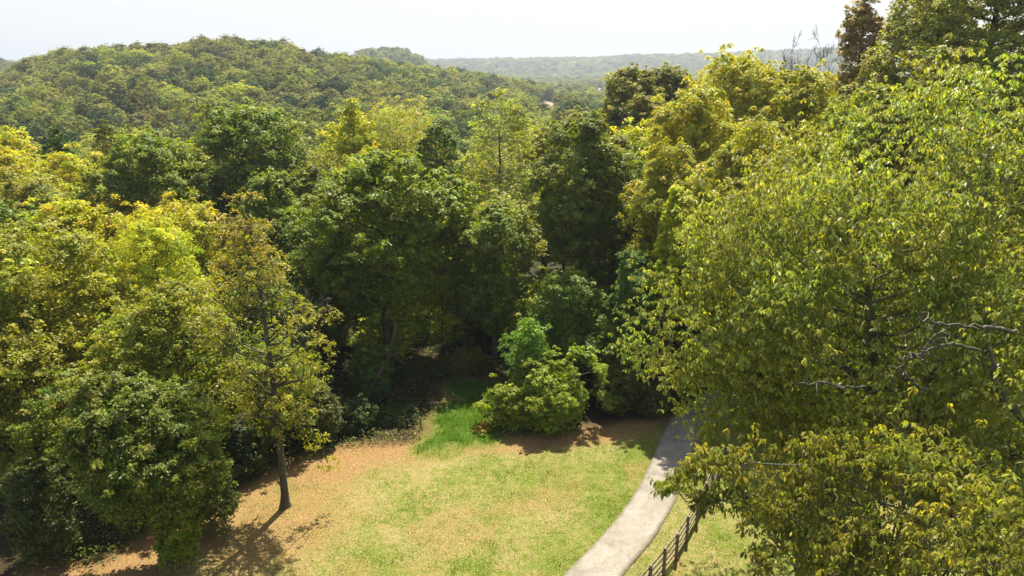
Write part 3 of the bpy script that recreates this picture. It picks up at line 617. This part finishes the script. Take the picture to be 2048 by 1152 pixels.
shrub('thin dark bush at the mouth of the driveway under the hanging leaves', 1300, 770, 44.5, 45, (.06, .07, .02), 205)
shrub('small tan green bush on the lawn edge beside the vine covered bush', 965, 850, 42.2, 26, (.19, .17, .04), 206, nl=12, leaf=.08)
shrub('slim pale leaved weed clump at the corner of the mown gap', 842, 868, 42.2, 15, (.11, .15, .04), 207, nl=8, nsub=14, leaf=.08)
shrub('dark bush row start under the big oak, nearest the walnut', 690, 800, 42.5, 55, (.04, .06, .018), 208)
shrub('dark rounded bush under the big oak beside the mown gap', 790, 815, 44, 60, (.04, .06, .02), 209)
shrub('light green low sapling over the dark bushes under the big oak', 735, 680, 46, 50, (.06, .10, .025), 210, prof='dome')
shrub('grey green weedy bush behind the lone walnut trunk', 640, 770, 41, 50, (.07, .085, .035), 211)
shrub('low leafy bush at the left wood edge, lit on top', 400, 880, 31.5, 62, (.075, .10, .02), 212)
shrub('small lime leaved bush by the slender trunk on the litter', 335, 960, 28.6, 55, (.11, .14, .02), 213)
shrub('yellow brown scrub at the back of the mown gap', 930, 700, 52, 45, (.13, .11, .03), 214)
shrub('dull green scrub at the back of the mown gap', 850, 720, 51, 50, (.06, .07, .02), 215)
shrub('dark shrub filling shade left of the low rounded tree', 60, 930, 29, 90, (.04, .055, .015), 216)
shrub('dark shrub behind the litter under the left trees', 480, 850, 37, 60, (.035, .05, .015), 217)

# leaning trunk in the shade under the big oak
T = Tubes(); a = gnd(705, 850); T.add(cr([(a[0], a[1] + 2, -.3), (a[0] + .7, a[1] + 2.3, 1.4), (a[0] + 2.0, a[1] + 2.6, 3.6), (a[0] + 2.7, a[1] + 3, 6.0)], 4), np.linspace(.24, .1, 13), 8)
T.add(cr([(a[0] + 2.0, a[1] + 2.6, 3.6), (a[0] + 3.4, a[1] + 2.2, 4.4), (a[0] + 5.0, a[1] + 1.9, 4.2)], 4), np.linspace(.09, .02, 9), 5)
o = link('leaning_trunk', T.mesh('leaning_trunk', M_BARK)); tag(o, 'leaning dead trunk in the shade under the big oak', 'tree trunk')

# --- filler wood between: protos copied
protos = []
for i, (pr, Rr, lf_) in enumerate([('round', 5.2, .27), ('dome', 5.6, .26), ('oval', 4.6, .28), ('round', 4.8, .3), ('dome', 5.0, .28)]):
    protos.append(crown(300 + i, 17, 5.0, Rr, pr, nl=44, nsub=20, nleaf=34, leaf=.3, lf=lf_, cvar=.17))
TINTS = [('mid green', (.08, .115, .022)), ('yellow green', (.18, .2, .022)), ('olive', (.13, .14, .03)), ('dark green', (.045, .07, .016)), ('pale green', (.15, .17, .05)), ('golden', (.185, .195, .028))]
taken = [(e.location.x, e.location.y) for e in COL.objects if e.type == 'EMPTY' and e.parent is None]
rng = np.random.default_rng(9); fill = []
kinds = ['rounded', 'domed', 'upright', 'bushy', 'spreading']
tries = 0; rows = []
while len(rows) < 150 and tries < 6000:
    tries += 1
    y = 50 + 140 * rng.random() ** .85; x = rng.uniform(-.78, .80) * y + rng.normal(0, 2)
    if y < 56 and -7 < x < 2: continue
    if x > 3 and x < 22 and y < 52: continue
    if y > 90 and x > .38 * y: continue
    mind = 5.2 if y < 80 else 6.5 + (y - 80) * .03
    if any((x - a) ** 2 + (y - b) ** 2 < mind ** 2 for a, b in taken): continue
    taken.append((x, y)); rows.append((x, y))
place_words = ['at far left', 'left of the big oaks', 'behind the big oaks', 'behind the lone walnut', 'behind the full middle oak', 'behind the cottonwood', 'behind the domed oak', 'behind the feathery locusts', 'behind the corner trees']
rowword = ['just inside the wood', 'deeper in', 'beyond the wood', 'near the hill']
for (x, y) in rows:
    px = 1024 + x / y * FOC * 1.0
    # silhouette cap so the valley shows between the named trees
    cap = np.interp(px, [-200, 100, 200, 400, 640, 700, 900, 1000, 1100, 1200, 1300, 1500, 1700, 2048, 2400], [265, 275, 280, 260, 290, 260, 285, 260, 265, 245, 240, 210, 150, 60, 0])
    dc = np.interp(y, [50, 57, 66, 76, 90, 130, 190], [450, 400, 345, 300, 275, 250, 238]) if px < 640 else np.interp(y, [50, 57, 66, 76, 90, 130, 190], [420, 390, 330, 280, 255, 240, 232]) if px < 1230 else np.interp(y, [50, 60, 75], [330, 200, 120])
    cap = max(cap, dc)
    _, _, zc = at(px, cap + rng.uniform(0, 30), y); zg = tz(x, y); H = min(rng.uniform(14, 21), zc - zg)
    if H < 6: continue
    k = rng.integers(0, 5); t = rng.choice(6, p=([.24, .38, .12, 0, .16, .10] if px < 640 else [.26, .26, .16, .1, .14, .08])); nm, tint = TINTS[t]
    if px > 1100 and t == 5: nm, tint = TINTS[2]
    j = rng.uniform(.85, 1.2); s = H / 17; sx = max(s, .7) * rng.uniform(.8, 1.1)
    wi = int(np.clip(np.searchsorted([130, 230, 420, 620, 860, 1060, 1250, 1650], px), 0, 8)); ri = 0 if y < 65 else 1 if y < 95 else 2 if y < 150 else 3
    plant('broadleaf_tree', f'{"tall" if H > 17.5 else "medium" if H > 12 else "low"} {nm} {kinds[k]} tree {rowword[ri]}, {place_words[wi]}', 'tree', protos[k], x, y, tuple(c * j for c in tint), rng.uniform(0, 6.28), (sx, sx, s), 'trees filling the wood behind the lawn', z=zg)

sprot = [crown(340 + i, 6, .3, 2.6, 'dome', nl=26, nsub=16, nleaf=26, leaf=.2, lf=.34, trunk_r=.06) for i in range(3)]
cnt = 0; tries = 0; tk = []
while cnt < 62 and tries < 4000:
    tries += 1; y = rng.uniform(36, 74); x = rng.uniform(-.72, .36) * y; px = 1024 + x / y * FOC
    if inside(np.array(x), np.array(y), LAWN) or dist_poly(np.array([x]), np.array([y]), EDGE)[0] < 2.2 or (y < 55 and -8.5 < x < .5) or (x > 0 and y < 49): continue
    if any((x - a) ** 2 + (y - b) ** 2 < 9 for a, b in tk): continue
    tk.append((x, y)); cnt += 1; k = int(rng.integers(0, 3)); s_ = rng.uniform(.6, 1.25); nm, tint = [('dark', (.08, .11, .022)), ('mid green', (.11, .15, .025)), ('lime', (.16, .2, .025))][int(rng.integers(0, 3))]  # understorey tints raised, extra sunlight is painted into the leaf colour
    wi = int(np.clip(np.searchsorted([130, 230, 420, 620, 860, 1060, 1250, 1650], px), 0, 8))
    plant('understorey_tree', f'{"low" if s_ < .8 else "medium" if s_ < 1.05 else "large"} {nm} {["round","broad","bushy"][k]} understorey tree {"by the lawn" if y < 50 else "under tall trees" if y < 62 else "deep inside"}, {place_words[wi]}', 'tree', sprot[k], x, y, tint, rng.uniform(0, 6.28), (s_, s_, s_ * rng.uniform(.9, 1.4)), 'understorey trees in the wood')

# undergrowth
def undergrowth():
    rng = np.random.default_rng(33); n = 190000; y = rng.uniform(26, 80, n); x = rng.uniform(-.8, .62, n) * y
    ins = inside(x, y, LAWN) | inside(x, y, GAP) | inside(x, y, ROAD); de = dist_poly(x, y, EDGE)
    p = vnoise(x, y, 1.3, 71); keep = ~ins & (p > .22) & (de > .35) & ~((x > 4) & (y < 50)); x, y, p = x[keep], y[keep], p[keep]; n = len(x)
    z = terrain(x, y) + rng.random(n) ** 1.5 * (.15 + 1.5 * np.clip(p - .3, 0, 1)); c0 = np.stack([x, y, z], -1)
    V, F = quads(c0, rng.normal(0, .5, (n, 3)) + np.array([0, 0, .8]), rng.normal(0, 1, (n, 3)), rng.uniform(.08, .2, n), .55)
    c = np.array([.06, .085, .02]) * rng.uniform(.5, 1.6, (n, 1)) * np.where(vnoise(x, y, 3, 72)[:, None] > .6, np.array([1.3, 1, .8]), 1)
    tag(link('undergrowth', mesh_np('undergrowth', V, F, M_LEAF, col=c)), 'low leafy undergrowth on the floor of the wood', 'undergrowth', kind='stuff')
undergrowth()

# --- hill trees
hp = []
for i, (pr, Rr, H_) in enumerate([('round', 4.6, 12), ('dome', 5.0, 12), ('oval', 4.0, 13), ('round', 5.2, 12), ('oval', 3.6, 12)]):
    hp.append(crown(400 + i, H_, 2.0, Rr, pr, nl=28, nsub=14, nleaf=17, leaf=.44, lf=.33, asp=.6, inner=.1, mat=M_FAR, limbs=False, cvar=.15)[0])
T = Tubes(); rg = np.random.default_rng(3)
for k in range(60):
    a = rg.uniform(0, 6.28); r_ = rg.uniform(.2, 3.2); T.add([(0, 0, rg.uniform(1, 5)), (r_ * .6 * math.cos(a), r_ * .6 * math.sin(a), rg.uniform(5, 8)), (r_ * math.cos(a), r_ * math.sin(a), rg.uniform(8, 11.5))], [.09, .06, .02], 3)
T.add([(0, 0, -1), (0, 0, 8)], [.2, .1], 5)
bareme = T.mesh('bare_tree', M_GREYBARK)
HT = [('olive green', (.088, .1, .032), .32), ('mid green', (.06, .08, .026), .24), ('dark blue green', (.024, .042, .02), .17), ('yellow green', (.12, .14, .03), .12), ('pale green', (.11, .125, .05), .09), ('brown tinged', (.085, .085, .045), .06)]
hpts = []
# stratified candidates by distance with poisson-like grid jitter
rng = np.random.default_rng(17)
FIELDS = [(.029, .064, 585, 600, 320), (.108, .124, 840, 1150, 640)]
def blocked(a, y):
    for a0, a1, y0, y1, yf in FIELDS:
        if a0 < a < a1 and yf < y < y1: return True
    return False
def grid(y0, y1, sp, a0, a1):
    out = []; y = y0
    while y < y1:
        s = sp(y); xs = np.arange(a0 * y, a1 * y, s)
        for x in xs:
            X = x + rng.uniform(-.42, .42) * s; Y = y + rng.uniform(-.42, .42) * s
            if not blocked(X / Y, Y): out.append((X, Y, s))
        y += s * .9
    return out
def visible_slope(a, y):  # cheap horizon test against terrain in front
    ys = np.linspace(190, y - 12, 24); zz = terrain(a * ys, ys); m = ((zz + 7 - CAMH) / ys).max(); return (tz(a * y, y) + 13 - CAMH) / y > m
allp = grid(192, 660, lambda y: 8.6 + .005 * (y - 190), -.82, .34)
near_ind = []; mass = []
clear = lambda x, y: fbm(x, y, 46, 91, 2)
for (x, y, s) in allp:
    a = x / y
    if not visible_slope(a, y): continue
    if clear(x, y) > .74 and rng.random() < .35: continue
    (near_ind if (y < 262 and -.74 < a < .10) else mass).append((x, y, s))
rng.shuffle(near_ind); 
extra = near_ind[130:]; near_ind = near_ind[:130]; mass += [tuple(e) for e in extra]
pw = ['far left of the hill foot', 'left part of the hill foot', 'hill foot above the broad oaks', 'hill foot right of the tallest oak', 'valley floor above the middle oak', 'valley floor near the cottonwood']
first = {}
for (x, y, s) in near_ind:
    t = rng.choice(6, p=[h[2] for h in HT]); nm, tint, _ = HT[t]; k = int(rng.integers(0, 5)); sc_ = rng.uniform(.75, 1.35); px = 1024 + x / y * FOC
    wi = int(np.clip(np.searchsorted([150, 330, 560, 800, 960], px), 0, 5)); z = tz(x, y); dpt = ['front', 'second', 'third', 'rear'][int(np.clip((y - 192) / 18, 0, 3))]
    size = 'large' if sc_ > 1.15 else 'medium' if sc_ > .92 else 'small'
    o = link('hillside_tree', hp[k], loc=(x, y, z - .6), rz=rng.uniform(0, 6.28), sc_=(sc_, sc_, sc_ * rng.uniform(.85, 1.15))); o.color = (*[c * rng.uniform(1.0, 1.4) for c in tint], 1)
    tag(o, f'{size} {nm} {["round","domed","narrow","wide","slim"][k]} tree, {dpt} row, {pw[wi]}', 'tree', 'trees at the foot of the far hill')

# far wood as one mass
def far_wood():
    rng = np.random.default_rng(23); P = [(x, y, 1.3) for x, y, s in mass]
    P += [(x, y, s / 9.0) for x, y, s in grid(665, 1500, lambda y: 10 + .008 * (y - 600), -.80, .74)]
    P += [(x, y, s / 9.0) for x, y, s in grid(1500, 3000, lambda y: 17 + .012 * (y - 1500), -.78, .78)]
    P = np.array(P); n = len(P); x, y = P[:, 0], P[:, 1]; z = terrain(x, y) - .8; big = P[:, 2]
    me = D.meshes.new('far_wood'); me.vertices.add(n); me.vertices.foreach_set('co', np.stack([x, y, z], -1).astype(np.float32).ravel())
    t = rng.choice(6, n, p=[h[2] for h in HT]); tint = np.array([h[1] for h in HT])[t] * 1.4 * rng.uniform(.8, 1.25, (n, 1))
    # patches of like trees
    pt = fbm(x, y, 55, 81); tint = np.where((pt > .60)[:, None], tint * .5 + .5 * np.array([.11, .115, .035]), tint)
    sc1 = rng.uniform(.75, 1.25, n) * big; sz = rng.uniform(.8, 1.15, n) * np.where(big > 1.05, .55 + .4 * big, 1)
    idx = rng.integers(0, 5, n)
    br = (rng.random(n) < .05) & (y < 600); idx = np.where(br, 5, idx)
    for nm, ty, dat, ch in (('tint', 'FLOAT_VECTOR', tint - 1, 'vector'), ('rot', 'FLOAT_VECTOR', np.stack([np.zeros(n), np.zeros(n), rng.uniform(0, 6.28, n)], -1), 'vector'),
                        ('scl', 'FLOAT_VECTOR', np.stack([sc1, sc1, sz], -1), 'vector')):
        a = me.attributes.new(nm, ty, 'POINT'); a.data.foreach_set(ch, dat.astype(np.float32).ravel())
    a = me.attributes.new('idx', 'INT', 'POINT'); a.data.foreach_set('value', idx.astype(np.int32))
    o = link('far_wood', me); tag(o, 'unbroken wood of small crowns covering the hill and valley', 'woodland', kind='stuff')
    g = D.node_groups.new('far_wood', 'GeometryNodeTree'); g.interface.new_socket('Geometry', in_out='INPUT', socket_type='NodeSocketGeometry'); g.interface.new_socket('Geometry', in_out='OUTPUT', socket_type='NodeSocketGeometry')
    A = g.nodes.new; gi = A('NodeGroupInput'); go = A('NodeGroupOutput'); ip = A('GeometryNodeInstanceOnPoints'); jn = A('GeometryNodeJoinGeometry'); K = g.links.new
    src = []
    byme = {}
    for ob in COL.objects:
        if ob.name.startswith('hillside_tree') and ob.data.name not in byme: byme[ob.data.name] = ob
    srcs = list(byme.values())
    bt = link('bare_tree', bareme, loc=(*at(690, 262, 196)[:2], 0)); bt.location.z = tz(bt.location.x, bt.location.y); tag(bt, 'small leafless grey tree at the hill foot right of the tallest oak', 'tree')
    for ob in [bt] + srcs[::-1]:
        oi = A('GeometryNodeObjectInfo'); oi.inputs[0].default_value = ob; oi.transform_space = 'ORIGINAL'
        g2 = A('GeometryNodeGeometryToInstance'); K(oi.outputs['Geometry'], g2.inputs[0]); K(g2.outputs[0], jn.inputs[0])
    def na(nm, ty):
        q = A('GeometryNodeInputNamedAttribute'); q.data_type = ty; q.inputs[0].default_value = nm; return q.outputs[0]
    K(gi.outputs[0], ip.inputs['Points']); K(jn.outputs[0], ip.inputs['Instance']); ip.inputs['Pick Instance'].default_value = True
    K(na('idx', 'INT'), ip.inputs['Instance Index']); K(na('rot', 'FLOAT_VECTOR'), ip.inputs['Rotation']); K(na('scl', 'FLOAT_VECTOR'), ip.inputs['Scale']); K(ip.outputs[0], go.inputs[0])
    md = o.modifiers.new('wood', 'NODES'); md.node_group = g
    print('far wood', n)
far_wood()

# fields in the valley
def field(nm, a0, a1, y0, y1, col):
    n, m = 14, 10; V = []; r = random.Random(4)
    for i in range(n):
        for j in range(m):
            y = y0 + (y1 - y0) * i / (n - 1); a = a0 + (a1 - a0) * j / (m - 1); x = a * y; V.append((x, y, tz(x, y) + .9))
    F = [(i * m + j, i * m + j + 1, (i + 1) * m + j + 1, (i + 1) * m + j) for i in range(n - 1) for j in range(m - 1)]
    b = NB(nm); f = b.noise(.06, 5, .7); c = b.ramp(f, [(.3, tuple(k * .7 for k in col)), (.7, col)])
    tag(link('field', mesh_np('field', np.array(V), np.array(F), b.done(b.bsdf(c, .95, .1)), smooth=True)), kind='structure')
field('dry_field', .031, .062, 470, 575, (.30, .25, .17)); field('red_field', .106, .126, 820, 1160, (.24, .18, .12))

# little white farm building far off
def farmhouse():
    x, y = .1165 * 900, 900; z = tz(x, y) + .5; e = D.objects.new('farm_building', None); COL.objects.link(e); e.location = (x, y, z); tag(e, 'tiny white gabled farm building in the far valley beside a dry field', 'building')
    b = NB('white_paint'); wp = b.done(b.bsdf(b.ramp(b.noise(2), [(.3, (.75, .75, .74)), (.7, (.85, .85, .84))]), .6, .3))
    b = NB('roof_metal'); rm = b.done(b.bsdf(b.ramp(b.noise(3), [(.3, (.5, .5, .5)), (.7, (.7, .7, .7))]), .45, .5)); b = NB('window_dark'); wm = b.done(b.bsdf(b.ramp(b.noise(3), [(.3, (.03, .03, .035)), (.7, (.05, .05, .06))]), .2, .5))
    w_, d_, h_, r_ = 2.3, 6, 6.5, 3.0
    V = [(-w_, -d_, 0), (w_, -d_, 0), (w_, d_, 0), (-w_, d_, 0), (-w_, -d_, h_), (w_, -d_, h_), (w_, d_, h_), (-w_, d_, h_), (0, -d_, h_ + r_), (0, d_, h_ + r_)]
    me = D.meshes.new('wall'); me.from_pydata(V, [], [(0, 1, 5, 8, 4), (1, 2, 6, 5), (2, 3, 7, 9, 6), (3, 0, 4, 7)]); me.materials.append(wp); link('wall', me, e)
    V = []; F = []
    for s in (-1, 1):
        k = len(V); V += [(s * (w_ + .3), -d_ - .3, h_ - .3), (s * (w_ + .3), d_ + .3, h_ - .3), (0, d_ + .3, h_ + r_ + .12), (0, -d_ - .3, h_ + r_ + .12)]; V += [(a, b_, c + .12) for a, b_, c in V[k:k + 4]]
        F += [(k, k + 1, k + 2, k + 3), (k + 4, k + 5, k + 6, k + 7), (k, k + 1, k + 5, k + 4), (k + 3, k, k + 4, k + 7), (k + 1, k + 2, k + 6, k + 5)]
    me = D.meshes.new('roof'); me.from_pydata(V, [], F); me.materials.append(rm); link('roof', me, e)
    for zz, xx in ((1.4, -1.0), (1.4, 1.0), (4.6, 0)):
        me = D.meshes.new('window'); me.from_pydata([(xx - .35, -d_ - .03, zz), (xx + .35, -d_ - .03, zz), (xx + .35, -d_ - .03, zz + 1.2), (xx - .35, -d_ - .03, zz + 1.2)], [], [(0, 1, 2, 3)]); me.materials.append(wm); link('window', me, e)
farmhouse()

# ------------------------------------------------------------------ fence
def fence():
    base = [gnd(*p) for p in [(1327, 1150), (1352, 1118), (1373, 1082), (1393, 1045), (1409, 1012)]]
    dx, dy = base[0][0] - base[1][0], base[0][1] - base[1][1]
    P = [(base[0][0] + dx * k * 1.05, base[0][1] + dy * k) for k in (3, 2, 1)] + base
    dx, dy = base[-1][0] - base[-2][0], base[-1][1] - base[-2][1]; P += [(base[-1][0] + dx * k, base[-1][1] + dy * k) for k in (1, 2, 3, 4)]
    b = NB('fence_wood'); f = b.noise(7, 6, .75); c = b.ramp(f, [(.3, (.08, .058, .038)), (.5, (.18, .14, .10)), (.7, (.34, .28, .21))]); fm = b.done(b.bsdf(c, .75, .3, f, .5, .01))
    e = D.objects.new('board_fence', None); COL.objects.link(e); e.location = (P[0][0], P[0][1], 0); tag(e, 'dark weathered four rail board fence running beside the driveway', 'fence')
    ex, ey = P[0]; rg = random.Random(8)
    def box(nm, c0, c1, th, hh, z0, z1, tilt=0):
        d = np.array([c1[0] - c0[0], c1[1] - c0[1]]); d = d / np.linalg.norm(d); n_ = np.array([-d[1], d[0]]) * th / 2
        V = []
        for (cx, cy), zb in ((c0, z0), (c1, z1)):
            for sx, sz in ((-1, 0), (1, 0), (1, 1), (-1, 1)): V.append((cx + n_[0] * sx - ex, cy + n_[1] * sx - ey, zb + sz * hh))
        me = D.meshes.new(nm); me.from_pydata(V, [], [(0, 1, 2, 3), (7, 6, 5, 4), (0, 4, 5, 1), (1, 5, 6, 2), (2, 6, 7, 3), (3, 7, 4, 0)]); me.materials.append(fm)
        o = link(nm, me, e); return o
    for i, p in enumerate(P):
        q = P[min(i + 1, len(P) - 1)]; r_ = P[max(i - 1, 0)]; d = np.array([q[0] - r_[0], q[1] - r_[1]]); d /= np.linalg.norm(d); h = 1.42 + rg.uniform(-.03, .04)
        o = box('post', (p[0] - d[0] * .06, p[1] - d[1] * .06), (p[0] + d[0] * .06, p[1] + d[1] * .06), .12, h + .4, -.4, -.4)
    for i in range(len(P) - 1):
        a, b_ = np.array(P[i]), np.array(P[i + 1]); d = (b_ - a) / np.linalg.norm(b_ - a); n_ = np.array([-d[1], d[0]]) * .082
        for zz in (.18, .50, .82, 1.16):
            box('rail', a + n_ + d * .003, b_ + n_ - d * .003, .035, .105, zz + rg.uniform(-.015, .015), zz + rg.uniform(-.015, .015))
fence()

# ------------------------------------------------------------------ haze
def haze():
    A_, R_ = np.meshgrid(np.linspace(-math.pi, math.pi, 721), np.geomspace(2, 4400, 400)); zz = terrain(R_ * np.sin(A_), R_ * np.cos(A_)); zlo = float(zz.min()) - 1.5; zhi = max(float(zz.max()) + 22, 60.0); print('haze z', zlo, zhi)
    x0, x1, y0, y1, z0, z1 = -4600, 4600, -4600, 4600, zlo, zhi
    V = [(x, y, z) for z in (z0, z1) for y in (y0, y1) for x in (x0, x1)]
    me = D.meshes.new('haze'); me.from_pydata(V, [], [(0, 2, 3, 1), (4, 5, 7, 6), (0, 1, 5, 4), (1, 3, 7, 5), (3, 2, 6, 7), (2, 0, 4, 6)])
    m = D.materials.new('haze'); m.use_nodes = True; t = m.node_tree; t.nodes.clear(); o = t.nodes.new('ShaderNodeOutputMaterial'); v = t.nodes.new('ShaderNodeVolumePrincipled')
    v.inputs['Color'].default_value = (.56, .63, .74, 1); v.inputs['Density'].default_value = .00026; v.inputs['Anisotropy'].default_value = .35
    t.links.new(v.outputs[0], o.inputs['Volume']); me.materials.append(m); ob = link('haze', me); tag(ob, 'thin pale blue air over the whole valley', 'haze', kind='stuff')
haze()
